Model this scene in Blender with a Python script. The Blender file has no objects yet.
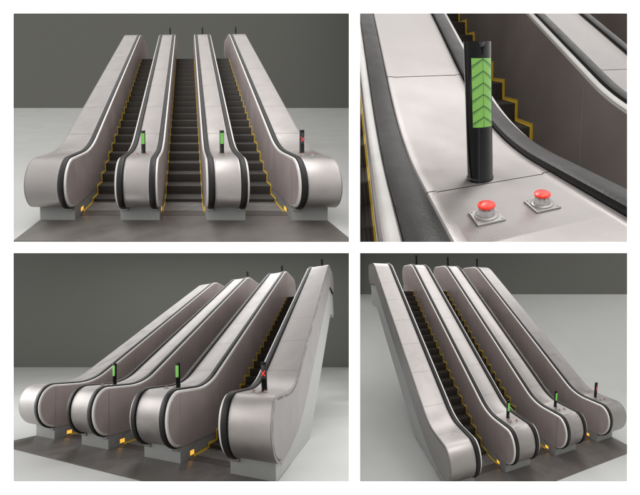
import bpy, bmesh, math, random
from mathutils import Vector, Matrix
random.seed(7)
PI = math.pi
sc = bpy.context.scene
COL = sc.collection
V = Vector

# ------------------------------------------------------------------ helpers
def tag(o, label=None, cat=None, group=None, kind=None):
    if label: o['label'] = label
    if cat: o['category'] = cat
    if group: o['group'] = group
    if kind: o['kind'] = kind
    return o

class MB:
    """collects shapes for ONE mesh object"""
    def __init__(s): s.bm = bmesh.new()
    def face(s, pts, mi=0, smooth=False):
        f = s.bm.faces.new([s.bm.verts.new(p) for p in pts]); f.material_index = mi; f.smooth = smooth
    def box(s, x0, x1, y0, y1, z0, z1, mi=0, bev=0.0):
        vs = [s.bm.verts.new((x, y, z)) for z in (z0, z1) for y in (y0, y1) for x in (x0, x1)]
        fs = []
        for q in ((0,2,3,1),(4,5,7,6),(0,1,5,4),(2,6,7,3),(0,4,6,2),(1,3,7,5)):
            f = s.bm.faces.new([vs[i] for i in q]); f.material_index = mi; fs.append(f)
        if bev:
            es = list({e for f in fs for e in f.edges})
            bmesh.ops.bevel(s.bm, geom=es, offset=bev, segments=2, affect='EDGES', profile=.5)
    def sweep(s, sec, frames, mi=0, closed=True, caps=True, smooth=True):
        """sec: (x, n) points; frames: (y, z, ny, nz)"""
        rings = [[s.bm.verts.new((x, y + n * ny, z + n * nz)) for x, n in sec] for (y, z, ny, nz) in frames]
        m = len(sec)
        for a, b in zip(rings[:-1], rings[1:]):
            for i in range(m if closed else m - 1):
                j = (i + 1) % m
                f = s.bm.faces.new((a[i], a[j], b[j], b[i])); f.material_index = mi; f.smooth = smooth
        if caps and closed:
            for r, rv in ((rings[0], False), (rings[-1], True)):
                f = s.bm.faces.new(r[::-1] if rv else r); f.material_index = mi
    def slab(s, outline, x0, x1, mi=0):
        """polygon in (y, z) extruded along x"""
        a = [s.bm.verts.new((x0, y, z)) for y, z in outline]; b = [s.bm.verts.new((x1, y, z)) for y, z in outline]
        n = len(a)
        fa = s.bm.faces.new(a); fb = s.bm.faces.new(b[::-1])
        for i in range(n):
            j = (i + 1) % n
            f = s.bm.faces.new((a[i], b[i], b[j], a[j])); f.material_index = mi
        fa.material_index = fb.material_index = mi
        bmesh.ops.triangulate(s.bm, faces=[fa, fb])
    def wall(s, top, lower, x0, x1, yb, mi=0):
        """flat side sheet between the newel/handrail outline (first and last 25 stations are the rounded ends) and a lower line"""
        q = [(y, z) for y, z in top]; m = len(q)
        low = []
        for i, (y, z) in enumerate(q):
            if i < 24: low.append((yb[0], z))
            elif i >= m - 24: low.append((yb[1], z))
            else: low.append((y, lower(y)))
        def col(i, x): return s.bm.verts.new((x, q[i][0], q[i][1])), s.bm.verts.new((x, low[i][0], low[i][1]))
        for x in (x0, x1):
            for i in range(m - 1):
                a, b = q[i], q[i + 1]; c, d = low[i + 1], low[i]
                if i == 23: c = d = (yb[0], a[1]); c = (yb[0], b[1])
                if i == m - 25: c = (yb[1], b[1]); d = (q[i][0], lower(q[i][0])); 
                s.face([(x, *a), (x, *b), (x, *c), (x, *d)], mi)
            # close the column under the first and last straight station
            a = q[24]; s.face([(x, yb[0], lower(yb[0])), (x, a[0], lower(a[0])), (x, a[0], a[1]), (x, yb[0], a[1])], mi)
        for i in range(m - 1):
            a, b = q[i], q[i + 1]
            s.face([(x0, *a), (x1, *a), (x1, *b), (x0, *b)], mi)
        for i in range(24, m - 26):
            a, b = low[i], low[i + 1]
            s.face([(x0, *a), (x1, *a), (x1, *b), (x0, *b)], mi)
    def lathe(s, prof, n=32, mi=0, cx=0, cy=0):
        rings = []
        for r, z in prof:
            rings.append([s.bm.verts.new((cx + r * math.cos(2*PI*i/n), cy + r * math.sin(2*PI*i/n), z)) for i in range(n)])
        for a, b in zip(rings[:-1], rings[1:]):
            for i in range(n):
                j = (i + 1) % n
                f = s.bm.faces.new((a[i], a[j], b[j], b[i])); f.material_index = mi; f.smooth = True
        for r in (rings[0], rings[-1]):
            f = s.bm.faces.new(r); f.material_index = mi
    def build(s, name, mats, U=None):
        bmesh.ops.recalc_face_normals(s.bm, faces=s.bm.faces)
        me = bpy.data.meshes.new(name)
        if U is not None: bmesh.ops.transform(s.bm, matrix=U.to_4x4(), verts=s.bm.verts)
        sm = [f.smooth for f in s.bm.faces]
        s.bm.to_mesh(me); s.bm.free()
        for m in (mats if isinstance(mats, (list, tuple)) else [mats]): me.materials.append(m)
        try: me.set_sharp_from_angle(angle=math.radians(38))
        except Exception: pass
        me.polygons.foreach_set('use_smooth', sm); me.update()
        o = bpy.data.objects.new(name, me); COL.objects.link(o)
        return o

# ------------------------------------------------------------------ materials
def mat(name, col, rough=.5, metal=0.0, emis=None, estr=0.0, bump=None, var=None, coat=0.0, spec=.5, trans=0.0, brushed=None):
    m = bpy.data.materials.new(name); m.use_nodes = True
    nt = m.node_tree; b = nt.nodes['Principled BSDF']
    b.inputs['Base Color'].default_value = (*col, 1); b.inputs['Roughness'].default_value = rough
    b.inputs['Metallic'].default_value = metal; b.inputs['Coat Weight'].default_value = coat
    b.inputs['Specular IOR Level'].default_value = spec
    b.inputs['Transmission Weight'].default_value = trans
    if emis: b.inputs['Emission Color'].default_value = (*emis, 1); b.inputs['Emission Strength'].default_value = estr
    tc = nt.nodes.new('ShaderNodeTexCoord')
    if var:
        sc_, amt = var
        n = nt.nodes.new('ShaderNodeTexNoise'); n.inputs['Scale'].default_value = sc_; n.inputs['Detail'].default_value = 6
        n.inputs['Roughness'].default_value = .62
        nt.links.new(tc.outputs['Object'], n.inputs['Vector'])
        r = nt.nodes.new('ShaderNodeMapRange'); r.inputs['From Min'].default_value = .3; r.inputs['From Max'].default_value = .7
        r.inputs['To Min'].default_value = 1 - amt; r.inputs['To Max'].default_value = 1 + amt
        nt.links.new(n.outputs['Fac'], r.inputs['Value'])
        mx = nt.nodes.new('ShaderNodeVectorMath'); mx.operation = 'SCALE'; mx.inputs[0].default_value = col
        nt.links.new(r.outputs[0], mx.inputs['Scale']); nt.links.new(mx.outputs[0], b.inputs['Base Color'])
        r2 = nt.nodes.new('ShaderNodeMapRange'); r2.inputs['From Min'].default_value = .3; r2.inputs['From Max'].default_value = .7
        r2.inputs['To Min'].default_value = max(.02, rough - .06); r2.inputs['To Max'].default_value = rough + .08
        nt.links.new(n.outputs['Fac'], r2.inputs['Value']); nt.links.new(r2.outputs[0], b.inputs['Roughness'])
    if bump:
        sc_, st = bump
        n = nt.nodes.new('ShaderNodeTexNoise'); n.inputs['Scale'].default_value = sc_; n.inputs['Detail'].default_value = 3
        if brushed:
            mp = nt.nodes.new('ShaderNodeMapping'); mp.inputs['Scale'].default_value = brushed
            nt.links.new(tc.outputs['Object'], mp.inputs['Vector']); nt.links.new(mp.outputs[0], n.inputs['Vector'])
        else: nt.links.new(tc.outputs['Object'], n.inputs['Vector'])
        bp = nt.nodes.new('ShaderNodeBump'); bp.inputs['Strength'].default_value = st; bp.inputs['Distance'].default_value = .01
        nt.links.new(n.outputs['Fac'], bp.inputs['Height']); nt.links.new(bp.outputs[0], b.inputs['Normal'])
    return m

M = dict(
    steel=mat('satin_steel', (.350, .325, .314), .36, .85, bump=(170, .22), var=(2.2, .07)),
    side_shaded=mat('side_steel_shaded', (.25, .215, .20), .38, .45, bump=(90, .08), var=(1.3, .06)), side=mat('dark_satin_steel', (.41, .352, .343), .42, .45, bump=(60, .08), var=(1.3, .06)),  # close-up copy darkened: shade on the panels is put into the colour
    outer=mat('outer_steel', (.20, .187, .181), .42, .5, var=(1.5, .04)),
    groove=mat('seam_shadow_gap', (.18, .17, .165), .7),
    rubber=mat('handrail_rubber', (.006, .005, .0045), .38, spec=.22, bump=(95, .55), var=(8, .2)),
    strip_shaded=mat('white_moulding_shaded', (.40, .385, .37), .4, bump=(30, .1), var=(6, .08)),  # close-up copy darkened in colour to offset strong light on it
    floor_lit=mat('pale_grey_floor_lit', (.44, .442, .428), .55, var=(.6, .03)),  # lighter copy: base colour makes up for weak light on this floor
    strip=mat('white_moulding', (.54, .52, .50), .35, .0, coat=.3),
    paint=mat('plinth_grey_paint', (.23, .232, .225), .5, var=(3, .04)),
    floor=mat('pale_grey_floor', (.375, .378, .365), .55, var=(.6, .03)),
    wall=mat('dark_grey_wall', (.132, .132, .121), .9, spec=.1),
    matt=mat('dark_floor_plate', (.105, .095, .087), .36, .25, var=(1.6, .16)),
    comb=mat('comb_plate', (.20, .19, .18), .35, .5, var=(4, .1)),
    recess=mat('dark_recess', (.045, .036, .03), .5, var=(4, .2)),
    step=mat('step_metal', (.044, .038, .032), .55, .1, var=(5, .15)),
    yellow=mat('safety_yellow', (.56, .38, .04), .5, var=(20, .12)),
    amber=mat('amber_lens', (.9, .5, .05), .3, emis=(1, .50, .06), estr=.85),
    black=mat('gloss_black', (.002, .002, .002), .07, spec=.22),
    notch=mat('post_notch', (.35, .35, .34), .2, .8),
    green=mat('green_display', (.10, .35, .05), .35, emis=(.20, .62, .08), estr=.40, var=(60, .25)),
    green2=mat('green_display_close', (.08, .17, .03), .3, emis=(.20, .50, .07), estr=.55), mid=mat('green_shade_line', (.05, .12, .02), .35, emis=(.10, .26, .04), estr=.45), chev=mat('green_dark_line', (.015, .06, .01), .4, emis=(.03, .12, .02), estr=.3),
    dark=mat('display_off', (.02, .016, .016), .25),
    red=mat('red_display', (.6, .02, .02), .4, emis=(1, .05, .05), estr=.5),
    cap2=mat('dim_red_button', (.30, .03, .02), .3), cap=mat('red_button_cap', (.70, .02, .008), .28, spec=.35, emis=(1, .05, .01), estr=.16),
    collar=mat('clear_collar', (.8, .8, .8), .08, trans=.75),
    stem=mat('metal_stem', (.45, .43, .42), .25, .9),
    plate=mat('button_plate', (.28, .27, .255), .35, .7, var=(15, .08)),
    frame=mat('self_lit_white_frame', (.9, .9, .9), .6, emis=(1, 1, 1), estr=1.0),  # emits its own white so the border stays bright; it is no lamp
)

def led_grid(m, period):
    nt = m.node_tree; b = nt.nodes['Principled BSDF']; tc = nt.nodes.new('ShaderNodeTexCoord')
    fs = []
    for d in ('Z', 'X'):
        w_ = nt.nodes.new('ShaderNodeTexWave'); w_.bands_direction = d; w_.inputs['Scale'].default_value = .314 / period; w_.inputs['Distortion'].default_value = 0
        nt.links.new(tc.outputs['Object'], w_.inputs['Vector']); fs.append(w_.outputs['Fac'])
    mu = nt.nodes.new('ShaderNodeMath'); mu.operation = 'MULTIPLY'; nt.links.new(fs[0], mu.inputs[0]); nt.links.new(fs[1], mu.inputs[1])
    r = nt.nodes.new('ShaderNodeMapRange'); r.inputs['To Min'].default_value = .32; r.inputs['To Max'].default_value = .95
    nt.links.new(mu.outputs[0], r.inputs['Value']); nt.links.new(r.outputs[0], b.inputs['Emission Strength'])
led_grid(M['green2'], .0058); led_grid(M['mid'], .0058)

# ------------------------------------------------------------------ camera
F, CX, CY, W, H = 290.0, 354.5, 247.5, 640, 495
CAM = V((0, 0, 10))
cd = bpy.data.cameras.new('camera'); cam = bpy.data.objects.new('camera', cd); COL.objects.link(cam)
cd.sensor_fit = 'HORIZONTAL'; cd.sensor_width = 36; cd.lens = 36 * F / W; cd.shift_x = (W / 2 - CX) / W
cd.clip_end = 1000; cd.clip_start = .05
cam.location = CAM; cam.rotation_euler = (PI / 2, 0, 0); sc.camera = cam

# ------------------------------------------------------------------ escalator shape (metres)
NA, NB, ZC, L1, R1, AL, LI, R2, L2 = .5005, .6004, .9411, .7631, 2.1506, .53915, 9.70, 1.9, 1.35
HX = [-2.670, -1.372, -.649, .649, 1.372, 2.670]; XO = 3.487
def profile():
    P = []
    for i in range(0, 25):
        t = math.radians(-90 - 180 * i / 24); c, s_ = math.cos(t), math.sin(t)
        n = V((c / NA, s_ / NB)).normalized(); P.append((NA + NA * c, ZC + NB * s_, n.x, n.y))
    y, z = NA, ZC + NB
    for i in range(1, 5): P.append((y + L1 * i / 4, z, 0, 1))
    y += L1
    for i in range(1, 15):
        t = AL * i / 14; P.append((y + R1 * math.sin(t), z + R1 * (1 - math.cos(t)), -math.sin(t), math.cos(t)))
    y, z = P[-1][:2]
    for i in range(1, 25):
        d = LI * i / 24; P.append((y + d * math.cos(AL), z + d * math.sin(AL), -math.sin(AL), math.cos(AL)))
    y, z = P[-1][:2]
    for i in range(1, 13):
        t = AL * (1 - i / 12); P.append((y + R2 * (math.sin(AL) - math.sin(t)), z + R2 * (math.cos(t) - math.cos(AL)), -math.sin(t), math.cos(t)))
    y, z = P[-1][:2]
    for i in range(1, 5): P.append((y + L2 * i / 4, z, 0, 1))
    y += L2
    for i in range(1, 25):
        t = math.radians(90 - 180 * i / 24); c, s_ = math.cos(t), math.sin(t)
        n = V((c / NA, s_ / NB)).normalized(); P.append((y + NA * c, z - NB + NB * s_, n.x, n.y))
    return P
PR = profile()
YT, ZT = PR[-1][0], PR[-1][1]          # underside of the upper newel
def cut(frames, y0, y1):
    """part of the upper run of the path between two y stations (top side only)"""
    top = PR[24:-24]; out = []
    def lerp(a, b, y):
        t = (y - a[0]) / (b[0] - a[0]); return tuple(a[i] + (b[i] - a[i]) * t for i in range(4))
    for a, b in zip(top[:-1], top[1:]):
        if a[0] < y0 < b[0]: out.append(lerp(a, b, y0))
        if y0 <= b[0] <= y1: out.append(b)
        if a[0] < y1 < b[0]: out.append(lerp(a, b, y1))
    return out
SEAMS = [1.12 + 1.38 * k for k in range(9)]

def rail_section():
    pts = []
    for i in range(9):
        t = PI * i / 8; pts.append((.061 * math.cos(t), .004 + .030 * math.sin(t) ** .6 if math.sin(t) > 1e-6 else .004))
    return pts + [(-.061, -.026), (-.046, -.042), (.046, -.042), (.061, -.026)]

def unit_parts(P, kind):
    """kind: 'mid' (handrail on both edges), 'left' (outer unit, handrail on its right edge), 'right'"""
    U = P.U; parts = []
    if kind == 'mid': xa, xb = -.3615, .3615; rails = [(-.3615, -1), (.3615, 1)]; ca, cb = xa + .068, xb - .068
    elif kind == 'left': xa, xb = -.4085, .4085; rails = [(.4085, 1)]; ca, cb = xa, xb - .068
    else: xa, xb = -.4085, .4085; rails = [(-.4085, -1)]; ca, cb = xa + .068, xb
    # casing: brushed cover panels with open joints over a backing sheet
    mb = MB()
    mb.sweep([(ca + .01, -.06), (cb - .01, -.06), (cb - .01, -.024), (ca + .01, -.024)], PR, mi=1)
    def sec():
        s_ = [(ca, -.020)]
        if kind == 'left': s_ = [(ca, -.10), (ca, -.045), (ca + .012, -.020), (ca + .03, -.010)]
        else: s_ = [(ca, -.05), (ca, -.012), (ca + .008, -.004), (ca + .040, -.004), (ca + .046, -.010)]
        if kind == 'right': s_ += [(cb - .03, -.010), (cb - .012, -.020), (cb, -.045), (cb, -.10)]
        else: s_ += [(cb - .046, -.010), (cb - .040, -.004), (cb - .008, -.004), (cb, -.012), (cb, -.05)]
        return s_
    g = .0035
    segs = [PR[:25] + cut(PR, NA, SEAMS[0] - g)]
    for a, b in zip(SEAMS[:-1], SEAMS[1:]): segs.append(cut(PR, a + g, b - g))
    segs.append(cut(PR, SEAMS[-1] + g, 99) + PR[-24:])
    for s_ in segs:
        # drop duplicate stations
        q = [s_[0]]
        for f in s_[1:]:
            if (V(f[:2]) - V(q[-1][:2])).length > 1e-4: q.append(f)
        mb.sweep(sec(), q, closed=False)
    parts.append(mb.build('casing', [M['steel'], M['groove']], U))
    for rx, sd in rails:
        rs = rail_section()
        mb = MB(); mb.sweep([(rx + x, n) for x, n in rs], PR); parts.append(mb.build('handrail', M['rubber'], U))
        mb = MB()
        s_ = [(.063, -.06), (.063, -.014), (.069, -.006), (.091, -.008), (.104, -.017), (.115, -.038), (.115, -.06)]
        mb.sweep([(rx + sd * x, n) for x, n in s_], PR); parts.append(mb.build('light_strip', M['strip_shaded' if P.clip else 'strip'], U))
        # lane side panel
        mb = MB()
        o = [(y - .03 * ny, z - .03 * nz) for y, z, ny, nz in PR]
        lo = lambda y: min(max(.338, .598 * y - 1.07), 5.35)
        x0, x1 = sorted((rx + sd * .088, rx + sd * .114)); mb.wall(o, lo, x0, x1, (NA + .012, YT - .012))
        xf = rx + sd * .114
        for k in range(1, 9):
            y0 = 1.12 + 1.38 * k
            zt = [f for f in cut(PR, y0 - .2, y0 + .2)][0][1] - .06
            mb.face([(xf + sd * .0015, y0 - .012, zt), (xf + sd * .0015, y0, zt), (xf + sd * .0015, y0, zt - 1.5), (xf + sd * .0015, y0 - .012, zt - 1.5)], mi=1)
        parts.append(mb.build('side_panel', [M['side_shaded' if P.clip else 'side'], M['groove']], U))
        mb = MB(); mb.box(rx - .085, rx + .085, NA - .03, NA + .10, .25, .352, bev=.006); parts.append(mb.build('handrail_inlet', M['comb'], U))
        for (y0,) in ((.90,),):
            mb = MB(); x0, x1 = sorted((xf - sd * .03, xf - sd * .006)); mb.box(x0, x1, y0, y0 + .17, .07, .17, bev=.0015)
            l_ = mb.build('warning_light', M['amber'], U); parts.append(l_)
    # outer wall
    if kind != 'mid':
        sd = -1 if kind == 'left' else 1
        mb = MB()
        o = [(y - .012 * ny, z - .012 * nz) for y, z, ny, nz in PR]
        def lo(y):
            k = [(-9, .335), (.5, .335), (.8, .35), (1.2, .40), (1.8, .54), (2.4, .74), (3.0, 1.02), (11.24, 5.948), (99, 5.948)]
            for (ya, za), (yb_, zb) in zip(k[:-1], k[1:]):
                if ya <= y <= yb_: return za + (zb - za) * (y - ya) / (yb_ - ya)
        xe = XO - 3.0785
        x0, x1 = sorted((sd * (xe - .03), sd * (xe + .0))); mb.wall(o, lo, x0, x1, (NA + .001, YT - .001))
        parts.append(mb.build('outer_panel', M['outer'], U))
    # plinth and inclined truss
    mb = MB()
    o = [(.5, 0), (.5, .338), (1.6, .5), (3, 1.25), (11.4, 6.1), (YT + .1, ZT - .04), (YT + .45, ZT + .0), (YT + .45, 4.85), (YT + .25, 4.85), (YT + .25, 4.62), (11.72, 4.62), (4.02, 0)]
    if kind == 'mid': x0, x1 = xa - .104, xb + .104
    elif kind == 'left': x0, x1 = xa + .09, xb + .104
    else: x0, x1 = xa - .104, xb - .09
    mb.slab(o, x0, x1); parts.append(mb.build('plinth', M['paint'], U))
    return parts

NST = 22
RUN, RISE = .433, .259
SY = [1.77] + [2.22 + RUN * k for k in range(NST - 1)]
SZ = [.03, .125] + [.375 + RISE * k for k in range(NST - 1)]   # level below and above each riser
Y0 = 1.77; YL = SY[-1]; ZL = SZ[-1]
def lane_parts(P):
    U = P.U; parts = []; hw = .649 - .115 if False else .534
    # one step: cleated riser and tread, then copies
    mb = MB()
    comb = []; n = 30; p = 2 * (hw - .02) / n
    for i in range(n):
        x = -(hw - .02) + p * i
        comb += [(x, -.012), (x + p * .3, -.012), (x + p * .3, 0), (x + p * .98, 0)]
    comb += [(hw - .02, -.012), (hw - .02, -.03), (-(hw - .02), -.03)]
    fr = [(.03, -.29, -1, 0), (.012, -.16, -1, 0), (0, -.014, -1, 0), (.006, 0, -.7, .7), (.02, .0, 0, 1), (RUN + .035, 0, 0, 1)]
    mb.sweep(comb, fr, smooth=False)
    parts_step = mb.build('step', M['step'], U)
    parts.append(parts_step)
    st = [parts_step]
    for k in range(1, NST):
        c = parts_step.copy(); COL.objects.link(c); st.append(c); parts.append(c)
    for k, c in enumerate(st): c.location = U @ V((0, SY[k], SZ[k + 1]))
    # yellow edging against both side panels
    zz = [(1.02, .03)]
    for k in range(NST): zz += [(SY[k] - .004, SZ[k] + .004), (SY[k] - .004, SZ[k + 1] + .004)]
    zz += [(YL + .5, ZL + .004)]
    for sd in (-1, 1):
        mb = MB()
        fr = []
        for i, (y, z) in enumerate(zz):
            a = V(zz[max(0, i - 1)]); b = V(zz[min(len(zz) - 1, i + 1)]); c_ = V((y, z))
            t1 = (c_ - a).normalized() if i else (b - c_).normalized(); t2 = (b - c_).normalized() if i < len(zz) - 1 else t1
            n1 = V((-t1.y, t1.x)); n2 = V((-t2.y, t2.x)); nn = (n1 + n2); nn = nn / max(.5, nn.dot(n1))
            fr.append((y, z, nn.x, nn.y))
        s_ = [(sd * (hw - .004), -.012), (sd * (hw - .004), .046), (sd * (hw - .009), .046), (sd * (hw - .011), .006), (sd * (hw - .024), .004), (sd * (hw - .024), -.012)]
        mb.sweep(s_, fr, smooth=False)
        parts.append(mb.build('yellow_edge', M['yellow'], U))
    mb = MB(); mb.box(-hw, hw, Y0 - .66, Y0 - .005, .0, .032, bev=.004)
    for i in range(36):
        x = -hw + .02 + i * (2 * hw - .04) / 35
        mb.box(x - .005, x + .005, Y0 - .10, Y0 - .002, .028, .042)
    parts.append(mb.build('comb_plate', M['comb'], U))
    mb = MB(); mb.box(-hw, hw, .80, Y0 - .665, .0, .020); parts.append(mb.build('floor_recess', M['recess'], U))
    mb = MB(); yl = YL
    mb.box(-hw, hw, yl + .04, YT + .5, ZL - .1, ZL - .004, bev=.002); parts.append(mb.build('landing_plate', M['comb'], U))
    mb = MB(); mb.slab([(2.3, .004), (yl, 5.05), (YT + .45, 5.3), (YT + .45, 4.62), (11.72, 4.62), (4.02, .004)], -hw, hw); parts.append(mb.build('truss', M['paint'], U))
    return parts

PR_, PH = .057, .597
def arc_patch(mb, r, a0, a1, pts_fn, n=8, mi=0):
    pass
def post_parts(P, kind):
    U = P.U; parts = []
    mb = MB(); n = 64; rings = []
    prof = [(.0, 0), (PR_ + .004, 0), (PR_ + .004, .012), (PR_, .016), (PR_, .30), (PR_, PH)]
    for r, z in prof[1:]:
        ring = []
        for i in range(n):
            a = 2 * PI * i / n; x, y = r * math.cos(a), r * math.sin(a); zz = z
            if z == PH: zz = PH - max(0, .055 * (1 - abs(x) / .014))
            ring.append(mb.bm.verts.new((x, y, zz)))
        rings.append(ring)
    inner = [mb.bm.verts.new((.6 * v.co.x, .6 * v.co.y, v.co.z - .002)) for v in rings[-1]]
    rings.append(inner)
    for a, b in zip(rings[:-1], rings[1:]):
        for i in range(n):
            j = (i + 1) % n; f = mb.bm.faces.new((a[i], a[j], b[j], b[i])); f.smooth = True
    cv = mb.bm.verts.new((0, 0, PH - .06))
    for i in range(n): mb.bm.faces.new((inner[i], inner[(i + 1) % n], cv))
    mb.bm.faces.new(rings[0][::-1])
    parts.append(mb.build('post_body', M['black'], U))
    if kind == 'small': return parts
    def cyl(a, z, r): return (r * math.sin(a), -r * math.cos(a), z)
    A = math.radians(46); z0, z1 = .248, .531
    mb = MB()
    for i in range(14):
        a, b = -A + 2 * A * i / 14, -A + 2 * A * (i + 1) / 14
        mb.face([cyl(a, z0, PR_ + .002), cyl(b, z0, PR_ + .002), cyl(b, z1, PR_ + .002), cyl(a, z1, PR_ + .002)], smooth=True)
    if kind == 'green':
        disp = mb.build('display', M['green2' if P.clip else 'green'], U); parts.append(disp)
        mb = MB(); k = 6; h = (z1 - z0) / k
        for q in range(k):
            zb = z0 + h * q
            for sgn in (-1, 1):
                for i in range(6):
                    a, b = A * i / 6, A * (i + 1) / 6
                    za, zc_ = zb + h * .98 - .030 * i / 6, zb + h * .98 - .030 * (i + 1) / 6
                    th = .0045
                    mb.face([cyl(sgn * a, max(z0, za - th), PR_ + .0032), cyl(sgn * b, max(z0, zc_ - th), PR_ + .0032), cyl(sgn * b, max(z0 + .001, zc_), PR_ + .0032), cyl(sgn * a, max(z0 + .001, za), PR_ + .0032)], smooth=True)
        for q in range(k):
            zb = z0 + h * q
            for sgn in (-1, 1):
                for i in range(6):
                    a, b = A * i / 6, A * (i + 1) / 6
                    za, zc_ = zb + h * .98 - .030 * i / 6 - .0045, zb + h * .98 - .030 * (i + 1) / 6 - .0045
                    th = .003 + .008 * (i / 6)
                    mb.face([cyl(sgn * a, max(z0, za - th), PR_ + .003), cyl(sgn * b, max(z0, zc_ - th - .001), PR_ + .003), cyl(sgn * b, max(z0 + .001, zc_), PR_ + .003), cyl(sgn * a, max(z0 + .001, za), PR_ + .003)], smooth=True, mi=1)
        mb.face([cyl(-.012, z0, PR_ + .0036), cyl(.012, z0, PR_ + .0036), cyl(.012, z1, PR_ + .0036), cyl(-.012, z1, PR_ + .0036)])
        ar = mb.build('arrows', [M['chev'], M['mid']], U); ar['sub_of'] = 1; parts.append(ar)
    else:
        disp = mb.build('display', M['dark'], U); parts.append(disp)
        mb = MB(); zc_ = .36; hh = .055
        for sgn in (-1, 1):
            for i in range(10):
                t0, t1 = -1 + 2 * i / 10, -1 + 2 * (i + 1) / 10; th = .014
                mb.face([cyl(.72 * t0, zc_ + sgn * hh * t0 - th, PR_ + .0035 + (.0004 if sgn > 0 else 0)), cyl(.72 * t1, zc_ + sgn * hh * t1 - th, PR_ + .0035 + (.0004 if sgn > 0 else 0)),
                         cyl(.72 * t1, zc_ + sgn * hh * t1 + th, PR_ + .0035 + (.0004 if sgn > 0 else 0)), cyl(.72 * t0, zc_ + sgn * hh * t0 + th, PR_ + .0035 + (.0004 if sgn > 0 else 0))])
        ar = mb.build('cross', M['red'], U); ar['sub_of'] = 1; parts.append(ar)
    return parts

def button_parts(P, key='B'):
    U = P.U @ Matrix.Scale(.91, 3); parts = []
    mb = MB(); mb.box(-.055, .055, -.055, .055, 0, .008, bev=.002)
    for sx in (-1, 1):
        for sy in (-1, 1): mb.lathe([(.005, .0085), (.004, .0105)], 10, cx=.045 * sx, cy=.045 * sy)
    parts.append(mb.build('plate', M['plate'], U))
    mb = MB(); mb.lathe([(.046, .008), (.046, .012), (.040, .015), (.036, .015)], 40); parts.append(mb.build('ring', M['plate'], U))
    mb = MB(); mb.lathe([(.034, .0155), (.031, .036), (.029, .036), (.032, .0155)], 40); parts.append(mb.build('collar', M['collar'], U))
    mb = MB(); mb.lathe([(.013, .0155), (.012, .040)], 24); parts.append(mb.build('stem', M['stem'], U))
    mb = MB(); mb.lathe([(.012, .038), (.028, .041), (.034, .047), (.033, .053), (.024, .058), (.010, .060), (.001, .0605)], 40); parts.append(mb.build('cap', M['cap' if key == 'B' else 'cap2'], U))
    return parts

# ------------------------------------------------------------------ the four displays
class Display: pass
def make_display(rv, t, u, s):
    P = Display()
    v = V(rv); a = v.length
    Rc = Matrix.Rotation(a, 3, v.normalized())           # in camera axes (x right, y down, z away)
    C = Matrix(((1, 0, 0), (0, 0, 1), (0, -1, 0)))
    B = Matrix(((1, 0, 0), (0, 0, -1), (0, 1, 0)))
    P.R = C @ Rc @ B; P.t = CAM + s * (C @ V(t)); P.s = s; P.C = C
    P.U = Matrix(((math.exp(u[0]), 0, u[5]), (u[2], 1, u[3]), (u[4], 0, math.exp(u[1]))))
    P.M = Matrix.Translation(P.t) @ (P.R.to_4x4() @ Matrix.Scale(s, 4))
    P.at = lambda x, y, z: P.M @ (P.U @ V((x, y, z)))
    return P

def clip(o, mw, px, py):
    """cut a mesh at the mid planes of the show case"""
    bm = bmesh.new(); bm.from_mesh(o.data); inv = mw.inverted()
    m3 = mw.to_3x3()
    for n in (V((px, 0, 0)), V((0, 0, py))):
        co = inv @ (CAM + n * .012); no = (m3.transposed() @ n).normalized()
        bmesh.ops.bisect_plane(bm, geom=list(bm.verts) + list(bm.edges) + list(bm.faces), plane_co=co, plane_no=no, clear_inner=True, dist=1e-6)
    o.data = o.data.copy(); bm.to_mesh(o.data); n = len(bm.faces); bm.free()
    return n

def add_thing(P, name, pos, parts, label, cat, group=None, copy=False):
    e = bpy.data.objects.new(name, None); COL.objects.link(e); e.empty_display_size = .1
    e.matrix_world = Matrix.Translation(P.at(*pos)) @ (P.R.to_4x4() @ Matrix.Scale(P.s, 4))
    tag(e, label, cat, group)
    last = None
    for p in parts:
        o = p
        if copy: o = p.copy(); COL.objects.link(o)
        o.parent = last if (p.get('sub_of') and last) else e
        if P.clip:
            loc = o.location.copy()
            k = clip(o, e.matrix_world @ Matrix.Translation(loc), *P.clip)
            if k == 0: bpy.data.objects.remove(o); continue
        if not p.get('sub_of'): last = o
    if not e.children: bpy.data.objects.remove(e); return None
    for o in e.children_recursive:
        if 'sub_of' in o: del o['sub_of']
    return e

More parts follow.
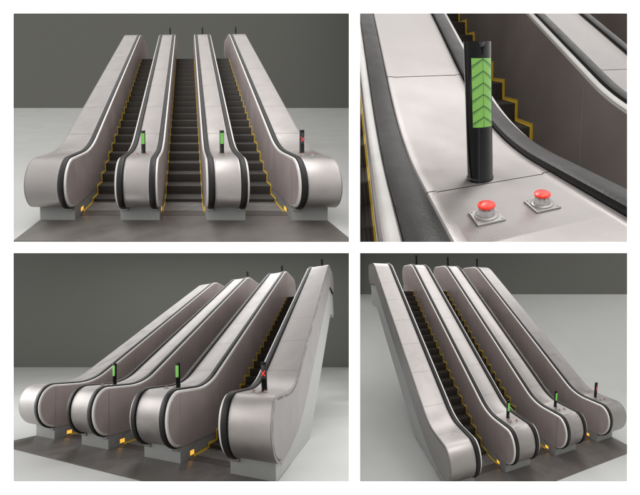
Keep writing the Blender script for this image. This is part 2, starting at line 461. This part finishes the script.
PLACE = {'A': 'in the top left view', 'B': 'in the top right close-up', 'C': 'in the bottom left view', 'D': 'in the bottom right view'}
def populate(P, key):
    pl = PLACE[key]
    names = {
     'u': ['outermost left steel balustrade with a single black handrail %s', 'steel balustrade with two handrails, second from left %s', 'steel balustrade with two handrails, third from left %s', 'outermost right steel balustrade carrying the red cross post %s'],
     'l': ['dark escalator steps with yellow edges, leftmost lane %s', 'dark escalator steps with yellow edges, middle lane %s', 'dark escalator steps with yellow edges, rightmost lane %s']}
    if key == 'B':
        names['u'] = ['balustrade cut off at the left border %s', 'pale steel balustrade carrying the black post and red buttons %s', 'balustrade beyond the stairs with a large dark side panel %s', 'farthest balustrade at the upper right corner %s']
        names['l'] = ['steps left of the pale balustrade %s', 'dark steps with yellow edges behind the black post %s', 'steps in the far upper right corner %s']
    g = 'escalator balustrades ' + pl; gl = 'escalator stairs ' + pl
    add_thing(P, 'escalator_balustrade', (-3.0785, 0, 0), unit_parts(P, 'left'), names['u'][0] % pl, 'balustrade', g)
    mid = unit_parts(P, 'mid')
    c = [p for p in mid]
    cps = [p.copy() for p in mid] 
    for q in cps: COL.objects.link(q)
    add_thing(P, 'escalator_balustrade', (-1.0105, 0, 0), c, names['u'][1] % pl, 'balustrade', g)
    add_thing(P, 'escalator_balustrade', (1.0105, 0, 0), cps, names['u'][2] % pl, 'balustrade', g)
    add_thing(P, 'escalator_balustrade', (3.0785, 0, 0), unit_parts(P, 'right'), names['u'][3] % pl, 'balustrade', g)
    lp = lane_parts(P)
    sets = [lp]
    for k in (1, 2):
        cs = [p.copy() for p in lp]
        for q in cs: COL.objects.link(q)
        sets.append(cs)
    for i, x in enumerate((-2.021, 0, 2.021)):
        add_thing(P, 'escalator_stairs', (x, 0, 0), sets[i], names['l'][i] % pl, 'escalator steps', gl)
    # posts and buttons on the covers
    zs = ZC + NB - .010
    gp = post_parts(P, 'green')
    g2 = [p.copy() for p in gp]
    for q in g2: COL.objects.link(q)
    gg = 'signal posts ' + pl
    add_thing(P, 'signal_post', (-1.045 if key == 'B' else -1.01, 1.19, zs), gp, ('glossy black post with green upward arrows behind two red buttons %s' if key == 'B' else 'black post with green arrows on the second balustrade from left %s') % pl, 'signal post', gg)
    add_thing(P, 'signal_post', (1.01, 1.19, zs), g2, 'black post with green arrows on the third balustrade from left %s' % pl, 'signal post', gg)
    add_thing(P, 'signal_post', (3.05, 1.19, zs), post_parts(P, 'red'), 'black post with red cross on the outermost right balustrade %s' % pl, 'signal post', gg)
    if key != 'B':
        zt = ZT + 2 * NB - .010
        for i, (x, w) in enumerate(((-.93, 'second balustrade'), (1.06, 'third balustrade'), (3.10, 'right balustrade'))):
            add_thing(P, 'signal_post', (x, 12.1, zt), post_parts(P, 'small'), 'small dark post atop the upper end of the %s %s' % (w, pl), 'signal post', gg)
    gb = 'stop buttons ' + pl
    for i, (cx, w) in enumerate(((-1.0, 'left green'), (1.02, 'right green'), (3.06, 'red cross'))):
        for sd, ww in ((-1, 'left'), (1, 'right')):
            lab = '%s red button before the %s post %s' % (ww, w, pl)
            if key == 'B': lab = '%s red mushroom button on a square plate %s' % (ww, pl) if i == 0 else lab
            dy = 0.0
            add_thing(P, 'stop_button', (cx - (.040 if key == 'B' else 0) + sd * .110, .845 + dy, zs), button_parts(P, key), lab, 'button', gb)
    mb = MB(); mb.lathe([(.03, 0), (.03, .012), (.02, .014), (.001, .014)], 24)
    b = mb.build('key_switch', M['stem'], P.U)
    add_thing(P, 'key_switch', (-3.05, .95, zs), [b], 'round metal key switch on the outermost left balustrade %s' % pl, 'key switch')
    # floor plate
    mb = MB(); mb.box(-3.40, 3.40, -.60, .80, .0, .012); 
    for xa, xb in ((-3.40, -2.56), (-1.48, -.54), (.54, 1.48), (2.56, 3.40)): mb.box(xa, xb, .80, 1.6, 0, .010)
    o = mb.build('floor_plate', M['matt'], P.U)
    o.matrix_world = Matrix.Translation(P.at(0, 0, 0)) @ (P.R.to_4x4() @ Matrix.Scale(P.s, 4)); tag(o, kind='structure')
    if P.clip: clip(o, o.matrix_world, *P.clip)

def backdrop(P, key, row, u0, u1, Zr, Zf, vlim, zn):
    """floor sheet, its gentle rise towards the back wall, and the wall"""
    n = (P.R @ (P.U.inverted().transposed() @ V((0, 0, 1)))).normalized(); C3 = P.C
    nc = V((n.x, -n.z, n.y))                               # normal in camera axes
    tc = V(((P.t - CAM).x, -(P.t - CAM).z, (P.t - CAM).y)); d0 = nc.dot(tc) - .004 * P.s
    us = [u0 + (u1 - u0) * i / 24 for i in range(25)]
    def toW(v): return CAM + C3 @ v
    def on_floor(u, z):
        x = (u - CX) / F * z; return V((x, (d0 - nc.x * x - nc.z * z) / nc.y, z))
    def near(u):
        a = V(((u - CX) / F, (vlim - CY) / F, 1)); k = nc.dot(a)
        z = d0 / k if k * d0 > 0 else zn
        return on_floor(u, max(zn, z))
    mb = MB(); N = 10; rows_ = []
    Zr_ = Zr
    rows_.append([near(u) for u in us])
    far = [on_floor(u, Zr_) for u in us]
    for i in range(1, N + 1):
        rows_.append([rows_[0][j].lerp(far[j], i / N) for j in range(len(us))])
    end = [V(((u - CX) / F * Zf, (row - CY) / F * Zf, Zf)) for u in us]
    for i in range(1, 17):                                  # sweep up smoothly (quadratic ease)
        t = i / 16
        q = []
        for j in range(len(us)):
            a = far[j]; e = end[j]
            fz = on_floor(us[j], a.z + (e.z - a.z) * t)
            ee = on_floor(us[j], e.z)
            lift = (e - ee) * (t * t)
            q.append(fz + lift)
        rows_.append(q)
    vs = [[mb.bm.verts.new(toW(p)) for p in r] for r in rows_]
    for a, b in zip(vs[:-1], vs[1:]):
        for i in range(len(us) - 1):
            f = mb.bm.faces.new((a[i], a[i + 1], b[i + 1], b[i])); f.smooth = True
    o = mb.build('floor', M['floor_lit' if key == 'C' else 'floor']); tag(o, kind='structure')
    lifts = [(end[j] - on_floor(us[j], Zf)).dot(nc) for j in (0, 12, 24)]
    print(key, 'ramp lift at far edge', [round(v, 2) for v in lifts])
    mb = MB()
    top = -120 if row < CY else CY + .9
    a = [V((p.x, p.y + .02, p.z + .02)) for p in end]
    b = [V(((u - CX) / F * Zf, (top - CY) / F * Zf, Zf + .02)) for u in us]
    mb.face([toW(a[0]), toW(a[-1]), toW(b[-1]), toW(b[0])])
    o = mb.build('wall', M['wall']); tag(o, kind='structure')

ZFR = 3.0
POSE = {
 'A': [0.42067, -0.48828, -0.00977, -3.09927, -0.32607, 5.22191, -0.32063, -0.3089, -0.3903, 0.27235, 0.07729, 0.07811],
 'B': [0.58123, 0.01676, -0.05333, 1.9196, 1.48917, 1.03652, 0.10958, -0.11953, 0.4228, 0.33254, -0.05122, -0.06068],
 'C': [-0.37804, 0.03722, -0.0331, -5.992, 5.18771, 7.10047, 0.28857, 0.0301, -0.5573, -0.31646, -0.02554, -0.02852],
 'D': [-0.12522, -0.11735, -0.03907, 7.88168, 8.77492, 11.54871, 0.33038, 0.20206, 0.40655, -0.37664, -0.0742, -0.08417],
}
SC = {'A': 1.0, 'B': 4.0, 'C': 1.0, 'D': 1.0}
DSP = {}
for k, x in POSE.items():
    P = make_display(x[:3], x[3:6], x[6:], SC[k]); P.clip = None
    if k == 'B': P.clip = (1, 1)
    DSP[k] = P
    populate(P, k)
backdrop(DSP['A'], 'A', 108, -160, 353.6, 16, 34, 246.6, 3.05)
backdrop(DSP['C'], 'C', 367.3, -160, 353.6, 20, 34, 9999, 3.05)
backdrop(DSP['D'], 'D', 294.3, 355.4, 860, 20, 36, 9999, 3.05)

# ------------------------------------------------------------------ self-lit white border with four openings
OP = [(10, 349, 11, 242), (360, 630, 11, 242), (10, 349, 253, 484), (360, 630, 253, 484)]
mb = MB()
def fx(u): return (u - CX) / F * ZFR
def fz(v): return 10 - (v - CY) / F * ZFR
xs_ = [-40, 10, 349, 360, 630, 680]; ys_ = [-40, 11, 242, 253, 484, 535]
for i in range(5):
    for j in range(5):
        if i in (1, 3) and j in (1, 3): continue
        u0, u1, v0, v1 = xs_[i], xs_[i + 1], ys_[j], ys_[j + 1]
        mb.face([(fx(u0), ZFR, fz(v1)), (fx(u1), ZFR, fz(v1)), (fx(u1), ZFR, fz(v0)), (fx(u0), ZFR, fz(v0))])
bmesh.ops.remove_doubles(mb.bm, verts=mb.bm.verts, dist=1e-5)
r = bmesh.ops.extrude_face_region(mb.bm, geom=list(mb.bm.faces))
bmesh.ops.translate(mb.bm, verts=[g for g in r['geom'] if isinstance(g, bmesh.types.BMVert)], vec=(0, .03, 0))
o = mb.build('self_lit_border', M['frame']); tag(o, kind='structure')  # border between the four views, glowing white on its own

# ------------------------------------------------------------------ light
w = bpy.data.worlds.new('World'); sc.world = w; w.use_nodes = True
nt = w.node_tree; bg = nt.nodes['Background']
tcn = nt.nodes.new('ShaderNodeTexCoord'); sx = nt.nodes.new('ShaderNodeSeparateXYZ'); rp = nt.nodes.new('ShaderNodeValToRGB')
mr = nt.nodes.new('ShaderNodeMapRange'); mr.inputs['From Min'].default_value = -1; mr.inputs['From Max'].default_value = 1
nt.links.new(tcn.outputs['Generated'], sx.inputs[0]); nt.links.new(sx.outputs['Z'], mr.inputs['Value']); nt.links.new(mr.outputs[0], rp.inputs[0])
rp.color_ramp.elements[0].color = (.22, .22, .22, 1); rp.color_ramp.elements[1].color = (1.35, 1.33, 1.31, 1)
e_ = rp.color_ramp.elements.new(.48); e_.color = (.50, .50, .49, 1); e_ = rp.color_ramp.elements.new(.72); e_.color = (.95, .94, .93, 1)
nt.links.new(rp.outputs[0], bg.inputs['Color']); bg.inputs['Strength'].default_value = 1.3

def area(name, loc, target, sx_, sy_, power, col=(1, 1, 1)):
    l = bpy.data.lights.new(name, 'AREA'); l.shape = 'RECTANGLE'; l.size = sx_; l.size_y = sy_; l.energy = power; l.color = col
    o = bpy.data.objects.new(name, l); COL.objects.link(o); o.location = loc
    o.rotation_euler = (V(target) - V(loc)).to_track_quat('-Z', 'Y').to_euler(); return o
# added fill lights for the two lower views, edge-on behind the frame bars
area('top_fill', (-9, 11, 9.98), (-9, 11, 0), 17.5, 14, 380)
area('top_fill', (-15, 22, 9.98), (-15, 22, 0), 29, 12, 2300)
area('top_fill', (9, 15, 9.98), (9, 15, 0), 17.5, 22, 2000)
area('side_fill', (-.01, 11, 4.8), (-9, 11, 4.8), 14, 8, 300)
area('side_fill', (.01, 11, 4.8), (9, 11, 4.8), 14, 8, 110)
area('side_fill', (-17, 9, 5), (-8, 16, 3), 10, 8, 750)  # added out of view to lift the lower left floor
area('front_fill', (-7.5, 3.6, 7), (-2, 8, 8.2), 3, 4, 70)  # added light on the newel fronts of the lower left view
area('upper_fill', (4.5, 7, 21), (3.5, 6, 13), 2.5, 2.5, 260)  # added overhead for a sheen on the close-up casing
area('upper_fill', (-5, 4, 22), (-4, 9, 12), 6, 6, 700)  # added overhead fill for the top left view
area('upper_fill', (12, 3, 22), (6, 9, 12), 6, 6, 350)  # added overhead fill for the top right view

sc.view_settings.view_transform = 'Standard'; sc.view_settings.look = 'None'; sc.view_settings.exposure = 0; sc.view_settings.gamma = 1
sc.render.engine = 'CYCLES'
